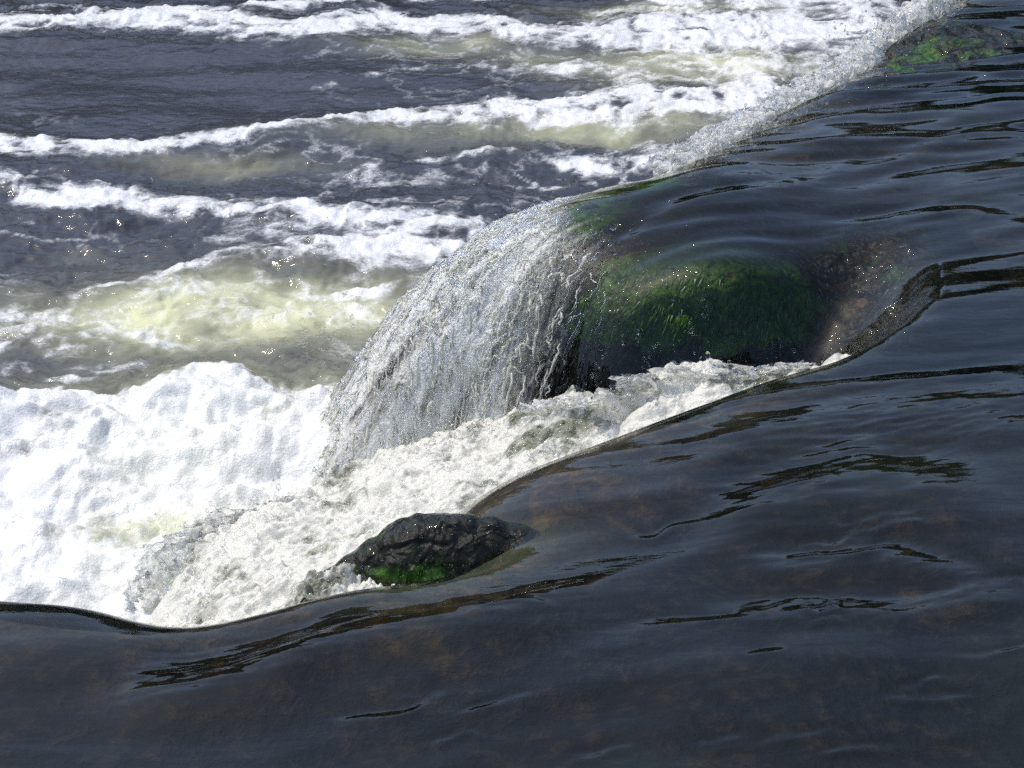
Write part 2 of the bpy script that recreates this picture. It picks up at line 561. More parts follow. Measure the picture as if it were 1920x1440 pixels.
# how white the falling water is: the flung curtain and its torn sides
tt = lut(TT, X, Y)
th = np.arctan2(Y - 5.02, X - 0.55)
rr = np.hypot(Y - 5.02, X - 0.55)
streak = fbm(th * 13.0 + 0.5 * pn(th * 4, rr * 5, 150), rr * 2.6, 5, 151, 0.68)
notlip = sst(8 * 21, 8 * 25, tt)
foam = notlip * sst(6.5, 2.6, kc + 1.2 * streak) * sst(0.08, 0.50, sd + 0.16 * streak) * (0.95 + 0.70 * streak)
milky = notlip * sst(4.2, 2.0, kc + 1.0 * streak) * sst(0.02, 0.20, sd + 0.06 * streak) * np.clip(0.72 + 0.5 * streak, 0, 1)
foam = np.clip(foam, 0, 1)
up_river = grid_obj('upper_river', X, Y, Z, M_UP, keep, {'foam': foam, 'thin': sst(-0.12, 0.10, sd), 'milky': milky})
tag(up_river, 'dark glassy water sliding from the right over the crest of the weir', kind='structure')

# the stony bed under it
X, Y = fan(1.3, 15, 420, -0.6, 0.6, 420)
Z, sd = upper_height(X, Y, False)
lipside = 1 - sst(8 * 19, 8 * 21, lut(TT, X, Y))
dep = 0.10 + 0.05 * fbm(X * 1.7, Y * 2.3, 3, 41) - (0.05 + 0.035 * lipside) * sst(-0.35, 0.0, sd)
dep = np.maximum(dep, 0.05 - 0.037 * lipside * sst(-0.3, -0.05, sd))
Zb = np.maximum(Z - dep, -1.2)
bed = grid_obj('river_bed', X, Y, Zb, M_BED)
tag(bed, 'brown and rust stained stone bed seen dimly through the smooth water', kind='structure')

# ------------------------------------------------------------------ the river below the weir
X, Y = fan(2.8, 26, int(900 * FULL), -0.52, 0.40, int(860 * FULL))


def band(pts, X, Y):
    """foam band: list of (px, py, half thickness in photo pixels, strength)"""
    p = np.array(pts, float)
    x, y = at(p[:, 0], p[:, 1], ZL)
    _, y2 = at(p[:, 0], p[:, 1] - p[:, 2], ZL)
    o = np.argsort(x)
    x, y, w, s = x[o], y[o], (y2 - y)[o], p[o, 3]
    d = (Y - np.interp(X, x, y)) / np.interp(X, x, w)
    e = sst(x[0] - 0.25, x[0] + 0.1, X) * (1 - sst(x[-1] - 0.1, x[-1] + 0.25, X))
    return d, np.interp(X, x, s) * e


q = (Y / 5.0)
wx = X + 0.08 * q * fbm(X * 1.5, Y * 1.6 / q, 4, 51)
wy = Y + 0.06 * q * fbm(X * 1.5, Y * 1.6 / q, 4, 55, 0.5)
BANDS = [([(-200, 66, 20, 1.0), (100, 58, 20, 1.0), (300, 38, 26, 1.1), (450, 58, 24, 1.1), (560, 68, 20, 1.1), (700, 50, 24, 1.1), (900, 62, 22, 1.0), (1100, 82, 30, 1.0), (1300, 80, 42, 1.1), (1660, 70, 50, 1.1)], .10),
         ([(470, 20, 8, .7), (600, 10, 12, .9), (700, 24, 8, .6)], .05),
         ([(780, 6, 8, .8), (960, -4, 10, .9)], .04),
         ([(1180, 5, 14, .8), (1400, 15, 22, .9), (1660, 20, 30, 1.0)], .03),
         ([(-200, 268, 18, 1.0), (0, 275, 22, 1.0), (100, 288, 22, 1.0), (250, 288, 18, .95), (450, 272, 14, .9), (560, 252, 13, .85), (700, 234, 16, .9), (900, 220, 28, 1.05), (1100, 216, 30, 1.1), (1300, 220, 34, 1.1), (1460, 205, 40, 1.1)], .09),
         ([(-200, 330, 18, .8), (0, 345, 18, .8), (100, 374, 22, 1.0), (250, 376, 20, .95), (400, 398, 16, .8), (550, 405, 22, .9), (700, 432, 32, .95), (900, 460, 34, .95)], .06),
         ([(-200, 560, 30, .55), (0, 600, 30, .6), (120, 560, 18, .55), (250, 520, 16, .7), (420, 490, 18, .85), (600, 480, 30, .95), (860, 478, 30, .95)], .03),
         ([(420, 600, 14, .55), (560, 560, 14, .6), (760, 540, 16, .75)], .01),
         ([(-200, 640, 30, .6), (60, 650, 26, .6), (200, 610, 14, .6), (320, 640, 12, .6)], .01),
         ([(1000, 300, 10, .7), (1100, 312, 14, .9), (1350, 300, 16, .95)], .02),
         ([(640, 318, 6, .5), (850, 300, 8, .55), (1050, 290, 10, .6)], .01),
         ([(1000, 140, 26, .5), (1200, 150, 40, .62), (1500, 140, 40, .78)], .0),
         ([(560, 178, 8, .45), (680, 150, 7, .5), (800, 130, 6, .45), (960, 145, 10, .45)], .0)]
D = np.zeros_like(X)
R = np.zeros_like(X)
for pts, h in BANDS:
    d, s = band(pts, wx, wy)
    g = np.exp(-0.5 * d * d * 1.75) * s * 0.97
    D = np.maximum(D, g)
    d2, s2 = band(pts, X, Y + 0.05 * pn(X * 1.4, Y * 0.6, 61))
    R = R + 0.6 * h * s2 * np.exp(-0.5 * (np.where(d2 > 0, d2 * 0.8, d2 * 0.55)) ** 2)
# the white mound in the pool at the foot of the weir
mx, my = at(*np.array([(-400, 735), (-100, 735), (0, 728), (90, 704), (200, 716), (330, 678), (450, 672), (560, 704), (700, 690), (900, 640)]).T, ZL + 0.05)
edge = np.interp(X, mx, my) - Y
edge = edge + 0.10 * fbm(X * 3.5, Y * 3, 4, 65, 0.6)
mound = sst(-0.10, 0.22, edge)
D = np.maximum(D, (1.12 + 0.42 * fbm(X * 1.7 + 3, Y * 2.2, 3, 67)) * mound)
# pale green water full of fine bubbles
for (px, py, rx, ry, s_) in [(1300, 150, 330, 45, .50), (1150, 300, 230, 22, .5), (640, 450, 270, 45, .48), (120, 360, 220, 34, .46), (100, 620, 200, 60, .45), (500, 560, 330, 70, .40), (1000, 130, 160, 40, .4), (700, 335, 330, 26, .36), (150, 690, 250, 26, .5), (1350, 40, 300, 40, .5), (700, 660, 120, 24, .5)]:
    ax, ay = at(px, py, ZL)
    bx, _ = at(px + rx, py, ZL)
    _, by = at(px, py - ry, ZL)
    D = np.maximum(D, s_ * np.exp(-(((wx - ax) / (bx - ax)) ** 2 + ((wy - ay) / (by - ay)) ** 2) ** 2))
AER = np.zeros_like(X)
for (px, py, rx, ry, s) in [(420, 585, 330, 62, 1.0), (620, 575, 180, 45, .6), (200, 600, 160, 40, .6), (1330, 140, 200, 32, .8), (1150, 255, 230, 22, .55), (1000, 120, 120, 20, .3), (800, 260, 250, 20, .25),
                            (1300, 30, 200, 14, .5), (700, 660, 200, 30, .4), (420, 310, 160, 14, .25), (820, 95, 160, 14, .35), (150, 470, 60, 15, .1), (300, 1000, 400, 300, .8)]:
    ax, ay = at(px, py, ZL)
    bx, _ = at(px + rx, py, ZL)
    _, by = at(px, py - ry, ZL)
    AER = np.maximum(AER, s * np.exp(-(((wx - ax) / (bx - ax)) ** 2 + ((wy - ay) / (by - ay)) ** 2) * 0.9))
n = fbm(wx * 2.6, wy * 2.4, 5, 81, 0.58)
lace = 1 - np.abs(fbm(wx * 3.2 + 9, wy * 3.0, 3, 91))
lace2 = 1 - np.abs(fbm(wx * 9 + 9, wy * 8, 3, 95))
calm = np.exp(-(((X - at(300, 170, ZL)[0]) / 2.6) ** 2 + ((Y - at(300, 170, ZL)[1]) / 1.3) ** 2))
Dn = D + 0.34 * n * (1 - 0.6 * mound) * (0.45 + 0.8 * D) + (0.62 * (lace - 0.70) * (0.32 + D) + 0.36 * (lace2 - 0.72) * (0.4 + D)) * (1 - 0.55 * mound) - 0.1 * calm
near = sst(12, 4.5, Y)
Dn = Dn + 0.10 * AER * sst(0.75, 0.95, lace)
foam = sst(0.28, 0.95, Dn + 0.10 * fbm(wx * 17, wy * 14, 3, 97, 0.6))
vein = 1 - np.abs(fbm(wx * 2.1 + 40, wy * 2.6, 4, 191, 0.55)) * 1.6
vein = sst(0.80, 0.98, vein) * sst(-0.2, 0.5, fbm(wx * 0.8, wy * 1.1, 2, 195)) * (1 - calm)
foam = np.maximum(foam, 0.55 * vein)
foam = np.clip(foam, 0, 1)
# heights: swells, chop, foam thickness, billows of the mound
Zl = ZL + R
Zl = Zl + 0.030 * fbm(X * 0.9, Y * 1.6, 2, 101)
chop = (1 - 0.75 * calm)
Zl = Zl + chop * (0.020 * fbm(wx * 3.0, wy * 4.0, 4, 111, 0.55) - 0.012 * np.abs(fbm(wx * 6, wy * 8, 3, 121, 0.6)))
Zl = Zl + foam * ((0.010 - 0.005 * mound) * billow(wx * 9, wy * 9, 4, 131, 0.55) + 0.008)
Zl = Zl + mound * (0.02 + 0.045 * billow(wx * 2.6, wy * 3.2, 5, 141, 0.45) + 0.05 * sst(0.0, 0.35, edge) * sst(1.0, 0.3, edge))
sd = lut(SD, X, Y)
keep = ~((sd < -0.15) & (Y < 13))
low_river = grid_obj('lower_river', X, Y, Zl, M_LOW, keep, {'foam': foam, 'aerated': np.clip(AER * (0.85 + 0.45 * n), 0, 1)})
tag(low_river, 'choppy dark blue river below the weir, streaked with white foam', kind='structure')


# ------------------------------------------------------------------ ground and the dark wood on the far bank (it is what the backs of the waves mirror)
def mat_plain(name, c0, c1, scale, rough=0.9):
    t = NT(name)
    n = t.noise(scale, 5, 0.65, t.coord())
    return t.done(t.n('ShaderNodeBsdfPrincipled', {'Base Color': t.ramp(n, [(0.35, c0), (0.7, c1)]), 'Roughness': rough, 'Normal': t.bump(n, 0.3)}).outputs[0])


M_GROUND = mat_plain('river_bank_soil', (0.03, 0.03, 0.018), (0.07, 0.07, 0.035), 1.5)
M_LEAF = mat_plain('far_foliage', (0.004, 0.008, 0.003), (0.025, 0.045, 0.012), 1.2)
gv = np.array([(-300, -300, -1.6), (300, -300, -1.6), (300, 300, -1.6), (-300, 300, -1.6)])
tag(mesh_obj('ground', gv, np.array([[0, 1, 2, 3]]), M_GROUND), 'dark earth lying under the river and its banks', kind='structure')


def blob(c, r, nu=22, nv=14, amp=0.25, seed=0, fq=1.0):
    th = np.linspace(0, 2 * math.pi, nu)
    ph = np.linspace(0.02, math.pi - 0.02, nv)
    T, P = np.meshgrid(th, ph)
    d = np.stack([np.cos(T) * np.sin(P), np.sin(T) * np.sin(P), np.cos(P)], -1)
    k = 1 + amp * (pn(d[..., 0] * 2 * fq + seed, d[..., 2] * 2.3 * fq + d[..., 1] * 1.7, 201) + 0.6 * pn(d[..., 0] * 5 * fq - seed, d[..., 2] * 5 * fq + d[..., 1] * 4, 202))
    k[:, -1] = k[:, 0]
    V = np.asarray(c) + d * k[..., None] * np.asarray(r)
    return V.reshape(-1, 3), grid_faces(nv, nu)


def join(parts):
    V, F, o = [], [], 0
    for v, f in parts:
        V.append(v)
        F.append(f + o)
        o += len(v)
    return np.vstack(V), np.vstack(F)


parts = []
for k in range(70):
    az = math.radians(-100 + 200 * (k + rng.uniform(-.4, .4)) / 69)
    d = rng.uniform(27, 33)
    h = rng.uniform(5.5, 9.0)
    parts.append(blob((d * math.sin(az), d * math.cos(az), -1.2 + h * 0.48), (rng.uniform(1.6, 2.6), rng.uniform(1.6, 2.6), h * 0.52), seed=k * 1.7))
V, F = join(parts)
tag(mesh_obj('far_wood', V, F, M_LEAF), 'dark wood along the far bank, mirrored on the backs of the waves', kind='stuff')

# ------------------------------------------------------------------ rocks of the weir
def empty(name, loc):
    o = bpy.data.objects.new(name, None)
    SC.collection.objects.link(o)
    o.location = loc
    o.empty_display_size = 0.1
    return o


def photo_xy(X, Y, Z):
    """where a real spot shows in the photograph (used to place moss and rust patches)"""
    dz = Z - CAM_H
    dep = Y * CP - dz * SP
    return 960 + X / dep / TH * 960, 720 - (Y * SP + dz * CP) / dep / TH * 960


def solid_patch(name, X, Y, Z, mat, attrs, parent, base):
    """a height patch closed into a lump: sides and floor added"""
    nr, nc = X.shape
    keep = None
    F = grid_faces(nr, nc)
    i = np.arange(nr * nc).reshape(nr, nc)
    ring = np.concatenate([i[0, :], i[1:, -1], i[-1, -2::-1], i[-2:0:-1, 0]])
    V = np.stack([X.ravel(), Y.ravel(), Z.ravel()], 1)
    n0 = len(V)
    low = V[ring].copy()
    low[:, 2] = base
    V = np.vstack([V, low])
    m = len(ring)
    j = np.arange(m)
    side = np.stack([ring[j], n0 + j, n0 + (j + 1) % m, ring[(j + 1) % m]], 1)
    A = {k: np.concatenate([v.ravel(), v.ravel()[ring]]) for k, v in attrs.items()}
    return mesh_obj(name, V, np.vstack([F, side]), mat, parent, A)


def gauss(px, py, cx_, cy_, rx, ry):
    return np.exp(-(((px - cx_) / rx) ** 2 + ((py - cy_) / ry) ** 2))


def rock_height(X, Y, off, rough):
    Z, sd = upper_height(X, Y, False)
    n = rough * (fbm(X * 6, Y * 6 + Z * 5, 4, 301, 0.55))
    return Z - off + n * sst(-0.1, 0.08, sd), sd


def grid_xy(x0, x1, y0, y1, res):
    return np.meshgrid(np.arange(x0, x1, res), np.arange(y0, y1, res))


# big mossy boulder in the notch
bo = empty('mossy_boulder', (0.6, 4.4, -0.75))
tag(bo, 'big dark boulder with bright green moss, water sliding over its top in the middle', 'boulder')
X, Y = grid_xy(0.12, 1.32, 3.72, 5.02, 0.0045)
Z, sd = rock_height(X, Y, 0.030, 0.030)
Z = np.maximum(Z, -0.75)
px, py = photo_xy(X, Y, Z)
moss = 0.15 + 1.0 * gauss(px, py, 1250, 570, 170, 90) + 0.9 * gauss(px, py, 1420, 580, 130, 80) + 0.2 * gauss(px, py, 1650, 500, 90, 60) + 0.6 * gauss(px, py, 1300, 440, 100, 40) + 0.4 * gauss(px, py, 1130, 640, 60, 60)
moss = moss * (0.2 + 0.8 * sst(690, 610, py + 30 * pn(px / 40, py / 40, 303)))
rust = 0.1 + 0.4 * gauss(px, py, 1380, 520, 90, 26) + 0.35 * gauss(px, py, 1650, 450, 110, 50) + 0.4 * gauss(px, py, 1560, 560, 60, 70)
solid_patch('rock', X, Y, Z, M_ROCK, {'moss': moss, 'rust': rust}, bo, -0.95)
BOULDER = (X, Y, Z, moss, sd)


def strands(P, Dn, L, W, name, mat, parent, seg=3, droop=0.6):
    """many thin hanging tapered strands (moss), each a short bent ribbon"""
    n = len(P)
    side = np.cross(Dn, rng.normal(size=(n, 3)))
    side /= np.linalg.norm(side, axis=1)[:, None] + 1e-9
    V = np.zeros((n, (seg + 1) * 2, 3))
    for k in range(seg + 1):
        u = k / seg
        c = P + Dn * (L * u)[:, None] + np.array([0, 0, -1.0]) * (droop * L * u * u)[:, None]
        w = (W * (1 - 0.85 * u))[:, None]
        V[:, 2 * k] = c - side * w
        V[:, 2 * k + 1] = c + side * w
    b = (np.arange(n) * (seg + 1) * 2)[:, None]
    F = np.concatenate([b + np.array([[2 * k, 2 * k + 1, 2 * k + 3, 2 * k + 2]]) for k in range(seg)], 0)
    o = mesh_obj(name, V.reshape(-1, 3), F, mat, parent)
    o['kind'] = 'stuff'
    return o


def mat_moss():
    t = NT('moss_strands')
    n = t.noise(30, 4, 0.7, t.coord())
    c = t.ramp(n, [(0.3, (0.008, 0.022, 0.003)), (0.5, (0.035, 0.095, 0.008)), (0.7, (0.09, 0.18, 0.018))])
    return t.done(t.n('ShaderNodeBsdfPrincipled', {'Base Color': c, 'Roughness': 0.35}).outputs[0])


M_MOSS = mat_moss()


def moss_on(patch, n, parent, name='moss', L=(0.015, 0.045), thr=0.35):
    X, Y, Z, moss, sd = patch
    zy, zx = np.gradient(Z)
    ex, ey = X[0, 1] - X[0, 0], Y[1, 0] - Y[0, 0]
    N = np.stack([-zx / ex, -zy / ey, np.ones_like(Z)], -1)
    area = np.linalg.norm(N, axis=-1)
    N /= area[..., None]
    w = np.clip(moss - thr, 0, 1) * np.minimum(area, 5) * (sd >= 0) * sst(1.0, 1.6, area) * (Z > -0.5)
    idx = rng.choice(w.size, n, p=(w / w.sum()).ravel())
    P = np.stack([X, Y, Z], -1).reshape(-1, 3)[idx] + rng.normal(size=(n, 3)) * 0.003
    Nn = N.reshape(-1, 3)[idx]
    down = np.array([-0.25, -0.1, -1.0]) - Nn * (Nn @ np.array([-0.25, -0.1, -1.0]))[:, None]
    down /= np.linalg.norm(down, axis=1)[:, None] + 1e-9
    Dn = Nn * 0.10 + down * 0.95 + rng.normal(size=(n, 3)) * 0.12
    Dn /= np.linalg.norm(Dn, axis=1)[:, None]
    return strands(P, Dn, rng.uniform(*L, n), rng.uniform(0.0006, 0.0018, n), name, M_MOSS, parent, droop=0.25)


moss_on(BOULDER, 6000, bo, L=(0.010, 0.028), thr=0.25)

bx_, by_, bz_, bm_, bs_ = BOULDER
bpx, bpy_ = photo_xy(bx_, by_, bz_)
BEADS = []
for (ux, uy, vx, vy, m_) in [(1332, 545, 1322, 590, 6), (1238, 640, 1212, 690, 9), (1268, 560, 1264, 566, 2), (1300, 585, 1306, 640, 4), (1160, 600, 1175, 640, 5), (1205, 610, 1200, 640, 3), (1290, 610, 1270, 660, 5), (1140, 660, 1110, 720, 6), (1440, 640, 1490, 650, 5)]:
    for u_ in np.linspace(0, 1, m_):
        tx_, ty_ = ux + (vx - ux) * u_ + rng.normal() * 4, uy + (vy - uy) * u_ + rng.normal() * 4
        i_ = np.argmin((bpx - tx_) ** 2 + (bpy_ - ty_) ** 2 + 1e6 * (bs_ < 0))
        BEADS.append((bx_.flat[i_] - 0.010, by_.flat[i_] - 0.022, bz_.flat[i_] + 0.012))
BEADS = np.array(BEADS)

# dark wet rock in front, just behind the near lip
fr = empty('wet_rock', (-0.15, 2.95, -0.7))
tag(fr, 'small black wet rock with a glistening ridge behind the near lip of the weir', 'rock')
ridge = np.array([(520, 1200), (560, 1120), (600, 1070), (640, 1038), (700, 1002), (740, 972), (800, 957), (860, 956), (920, 966), (1000, 984), (1090, 1006), (1180, 1040)], float)
RY = 2.97
a_ = (720 - ridge[:, 1]) / 960 * TH
t_ = RY / (CP + a_ * SP)
rz = CAM_H + t_ * (-SP + a_ * CP)
rx = (ridge[:, 0] - 960) / 960 * TH * t_
X, Y = grid_xy(rx[0] - 0.02, rx[-1] - 0.02, RY - 0.20, RY + 0.26, 0.0022)
zr = np.interp(X, rx, rz)
zr = zr - 0.014 + 0.007 * pn(X * 20, X * 3 + 5, 311) + 0.003 * pn(X * 47, X * 3 + 5, 312)
dy = Y - RY + 0.012 * pn(X * 7, Y * 3, 313)
Z = zr - np.where(dy < 0, 13, 7) * dy * dy + 0.010 * fbm(X * 8, Y * 8 + zr * 6, 2, 315, 0.4) * sst(0.0, 0.05, np.abs(dy)) + 0.001 * fbm(X * 45, Y * 45, 1, 318)
Z = np.maximum(Z - 0.25 * sst(0.07, 0.16, X), -0.7)
px, py = photo_xy(X, Y, Z)
moss = 0.28 + 0.18 * gauss(px, py, 900, 1062, 130, 22) + 0.5 * gauss(px, py, 780, 1080, 70, 16)
rust = 0.05 + 0.5 * gauss(px, py, 960, 1020, 60, 26)
solid_patch('rock', X, Y, Z, M_ROCK, {'moss': moss, 'rust': rust}, fr, -0.9)
vis = np.argwhere((np.abs(Y - RY + 0.05) < 0.05) & (X > -0.36) & (X < 0.08))
vis = vis[rng.integers(0, len(vis), 70)]
GLINT_BEADS = np.stack([X[vis[:, 0], vis[:, 1]], Y[vis[:, 0], vis[:, 1]] - 0.002, Z[vis[:, 0], vis[:, 1]] + 0.002], 1)  # drops added to stand in for sun glints on the shaded rock face
moss_on((X, Y, Z, moss, np.zeros_like(X)), 1500, fr, L=(0.002, 0.005))

# mossy corner stone under the crest where the curtain leaves, and a stone at the far end of the weir
co_ = empty('corner_stone', (0.35, 5.0, -0.6))
tag(co_, 'green mossed stone with a rust edge under the corner the water curtain leaves', 'rock')
X, Y = grid_xy(0.16, 0.75, 4.72, 5.35, 0.006)
Z, sd = rock_height(X, Y, 0.016, 0.006)
Z = np.maximum(Z, -0.6)
px, py = photo_xy(X, Y, Z)
moss = 0.1 + 1.0 * gauss(px, py, 1120, 395, 60, 30) + 0.6 * gauss(px, py, 1220, 345, 90, 22) + 0.8 * gauss(px, py, 1090, 440, 30, 30)
rust = 0.1 + 0.9 * gauss(px, py, 1170, 400, 60, 9) + 0.4 * gauss(px, py, 1160, 425, 70, 10)
solid_patch('rock', X, Y, Z, M_ROCK, {'moss': moss, 'rust': rust}, co_, -0.9)

fs = empty('far_stone', (1.9, 7.2, -0.6))
tag(fs, 'brown and green weedy stone breaking the far end of the weir crest, top right', 'rock')
fx0, fy0 = at(1720, 70, 0.02)
X, Y = grid_xy(fx0 - 0.55, fx0 + 0.75, fy0 - 0.75, fy0 + 0.75, 0.010)
Z, sd = rock_height(X, Y, 0.0, 0.02)
Z = Z + 0.075 * np.exp(-(((X - fx0 - 0.05) / 0.30) ** 2 + ((Y - fy0) / 0.38) ** 2)) - 0.03 + 0.02 * fbm(X * 9, Y * 9, 3, 321)
Z = np.maximum(Z, -0.7)
px, py = photo_xy(X, Y, Z)
moss = 0.30 + 0.3 * gauss(px, py, 1740, 90, 80, 40)
rust = 0.10 + 0.3 * gauss(px, py, 1760, 60, 60, 30)
solid_patch('rock', X, Y, Z, M_ROCK, {'moss': moss, 'rust': rust}, fs, -0.9)
moss_on((X, Y, Z, moss, sd), 1500, fs, L=(0.02, 0.06), thr=0.2)

# ------------------------------------------------------------------ white water tumbling out of the notch
def tps(P, v, X, Y, lam=1e-4):
    n = len(P)
    r2 = ((P[:, None] - P[None]) ** 2).sum(-1)
    K = 0.5 * r2 * np.log(r2 + 1e-12) + lam * np.eye(n)
    A = np.zeros((n + 3, n + 3))
    A[:n, :n] = K
    A[:n, n], A[:n, n + 1:] = 1, P
    A[n, :n], A[n + 1:, :n] = 1, P.T
    w = np.linalg.solve(A, np.concatenate([v, [0, 0, 0]]))
    out = w[n] + w[n + 1] * X + w[n + 2] * Y
    for i in range(n):
        r = (X - P[i, 0]) ** 2 + (Y - P[i, 1]) ** 2
        out = out + w[i] * 0.5 * r * np.log(r + 1e-12)
    return out


CAS = np.array([(1575, 655, -.17), (1520, 672, -.22), (1470, 690, -.24), (1400, 706, -.27), (1330, 695, -.275), (1270, 690, -.285), (1200, 735, -.31), (1100, 755, -.37), (1000, 765, -.47),
                (1120, 830, -.42), (1000, 880, -.45), (920, 820, -.54), (900, 930, -.48), (830, 770, -.60), (780, 850, -.62), (760, 930, -.58), (690, 880, -.68), (620, 915, -.70), (600, 1000, -.60),
                (520, 950, -.70), (420, 985, -.71), (360, 1010, -.72), (450, 1080, -.60), (345, 1080, -.70), (290, 1130, -.72), (700, 1030, -.50), (880, 990, -.44), (300, 1250, -.62), (600, 1150, -.5), (1500, 760, -.28), (1300, 830, -.36)])
qx, qy = at(CAS[:, 0], CAS[:, 1], CAS[:, 2])
EDGE = np.array([(1600, 640), (1560, 655), (1480, 672), (1400, 688), (1350, 672), (1290, 645), (1240, 645), (1200, 690), (1120, 712), (1040, 705), (980, 700), (900, 700), (800, 740), (700, 830), (610, 890), (560, 912), (500, 935), (450, 950), (400, 972), (352, 990), (335, 1030), (345, 1060), (290, 1105), (262, 1150),
                 (250, 1300), (700, 1250), (1100, 1050), (1400, 850), (1600, 720)], float)
ez = tps(np.stack([CAS[:, 0], CAS[:, 1]], 1) / 500, CAS[:, 2], EDGE[:, 0] / 500, EDGE[:, 1] / 500, 1e-3)
ex_, ey_ = at(EDGE[:, 0], EDGE[:, 1], ez)


def poly_sd(X, Y, PX, PY):
    best = np.full(X.shape, 1e9)
    ins = np.zeros(X.shape, bool)
    for i in range(len(PX)):
        ax, ay, bx, by = PX[i], PY[i], PX[(i + 1) % len(PX)], PY[(i + 1) % len(PX)]
        dx, dy = bx - ax, by - ay
        u = np.clip(((X - ax) * dx + (Y - ay) * dy) / (dx * dx + dy * dy + 1e-12), 0, 1)
        best = np.minimum(best, (X - ax - u * dx) ** 2 + (Y - ay - u * dy) ** 2)
        if ay != by:
            ins ^= ((ay > Y) != (by > Y)) & (X < (bx - ax) * (Y - ay) / (by - ay) + ax)
    return np.where(ins, 1, -1) * np.sqrt(best)


X, Y = grid_xy(ex_.min() - 0.1, ex_.max() + 0.1, ey_.min() - 0.1, ey_.max() + 0.1, 0.0045)
Zc = tps(np.stack([qx, qy], 1), CAS[:, 2], X, Y, 1e-3)
ins = poly_sd(X[::4, ::4], Y[::4, ::4], ex_, ey_)
ins = np.repeat(np.repeat(ins, 4, 0), 4, 1)[:X.shape[0], :X.shape[1]]
ins = blur(ins, 3)
ins = ins + 0.025 * fbm(X * 12, Y * 12, 3, 401)
flow_c = X * 0.92 + Y * 0.15
rough = 0.034 * fbm(X * 5, Y * 6, 2, 411) + 0.016 * billow(X * 11, Y * 14, 3, 415, 0.48) + 0.002 * pn(X * 70, Y * 70, 419)
Zc = Zc + rough + 0.03 * sst(0, 0.05, ins) - 0.03
Zc = np.where(ins < 0, Zc - 2.5 * (-ins) - 0.0, Zc)
H, sdc = upper_height(X, Y, False)
keep = (ins > -0.10) & (Zc > -0.95)
fo = np.clip(0.70 + 0.58 * fbm(X * 5, Y * 6, 4, 421, 0.6) - 0.45 * gauss(*photo_xy(X, Y, Zc), 1000, 760, 160, 60) - 0.25 * gauss(*photo_xy(X, Y, Zc), 1400, 700, 200, 40), 0, 1)
cas = grid_obj('white_cascade', X, Y, Zc, M_WHITE, keep, {'foam': fo})
tag(cas, 'frothing white water tumbling out of the notch below the boulder', kind='stuff')

Pc = np.stack([X, Y, Zc], -1)[keep & (ins > 0)]
# froth caught between the near lip and the wet rock
X, Y = grid_xy(-0.46, -0.06, 2.83, 2.95, 0.003)
Zf = -0.118 - 0.05 * (X + 0.2) - 2.2 * np.maximum(np.abs(X + 0.26) - 0.13, 0) ** 1.2 + 0.014 * billow(X * 20, Y * 20, 4, 431, 0.6) + 0.01 * fbm(X * 9, Y * 9, 2, 435)
frl = grid_obj('froth', X, Y, Zf, M_WHITE, None, {'foam': np.clip(0.38 + 0.5 * fbm(X * 14, Y * 14, 3, 437), 0, 1)})
tag(frl, 'grey froth swirling between the near lip and the black wet rock', kind='stuff')

# splashes thrown up behind the far crest
def far_splash(name, label, pts, seed):
    """ragged sheets of water standing up just behind the crest line"""
    p = np.array(pts, float)
    x, y = at(p[:, 0], p[:, 1], 0.0)
    c = catmull(np.stack([x, y, p[:, 2]], 1), 10)
    n, m = 420, 60
    ti = np.linspace(0, len(c) - 1, n)
    C0 = np.stack([np.interp(ti, np.arange(len(c)), c[:, k]) for k in range(3)], 1)
    ln = np.hypot(np.gradient(C0[:, 0]), np.gradient(C0[:, 1]))
    arc = np.cumsum(ln)
    nx, ny = -np.gradient(C0[:, 1]) / ln, np.gradient(C0[:, 0]) / ln
    parts, at_f = [], []
    for layer in range(3):
        A, V = np.meshgrid(arc, np.linspace(0, 1, m))
        sp = 0.35 + 1.1 * np.abs(pn(A * 7 + layer * 9, V * 0.4, seed + layer)) + 0.9 * np.abs(pn(A * 19 + layer * 5, V * 0.8, seed + 4)) ** 1.3 + 0.4 * np.abs(pn(A * 50, V, seed + 5))
        h = C0[None, :, 2] * sp * (1.0, 0.8, 0.6)[layer]
        off = 0.03 + 0.04 * layer + 0.07 * V * V + 0.035 * fbm(A * 14, V * 3, 3, seed + 6 + layer)
        X = C0[None, :, 0] - nx * off + 0.03 * pn(A * 16, V * 3 + layer, seed + 9) * V
        Y = C0[None, :, 1] - ny * off + 0.03 * pn(A * 16 + 40, V * 3 + layer, seed + 9) * V
        Z = -0.12 + (h + 0.12) * (1 - (1 - V) ** 2) * (1 - 0.25 * V * V) + 0.012 * fbm(A * 40, V * 8, 2, seed + 12)
        parts.append((np.stack([X.ravel(), Y.ravel(), Z.ravel()], 1), grid_faces(m, n)))
        at_f.append((0.80 - 0.30 * V + 0.2 * pn(A * 12, V * 4, seed + 14)).ravel())
    V, F = join(parts)
    return tag(mesh_obj(name, V, F, M_SPLASH, None, {'foam': np.concatenate(at_f)}), label, kind='stuff')


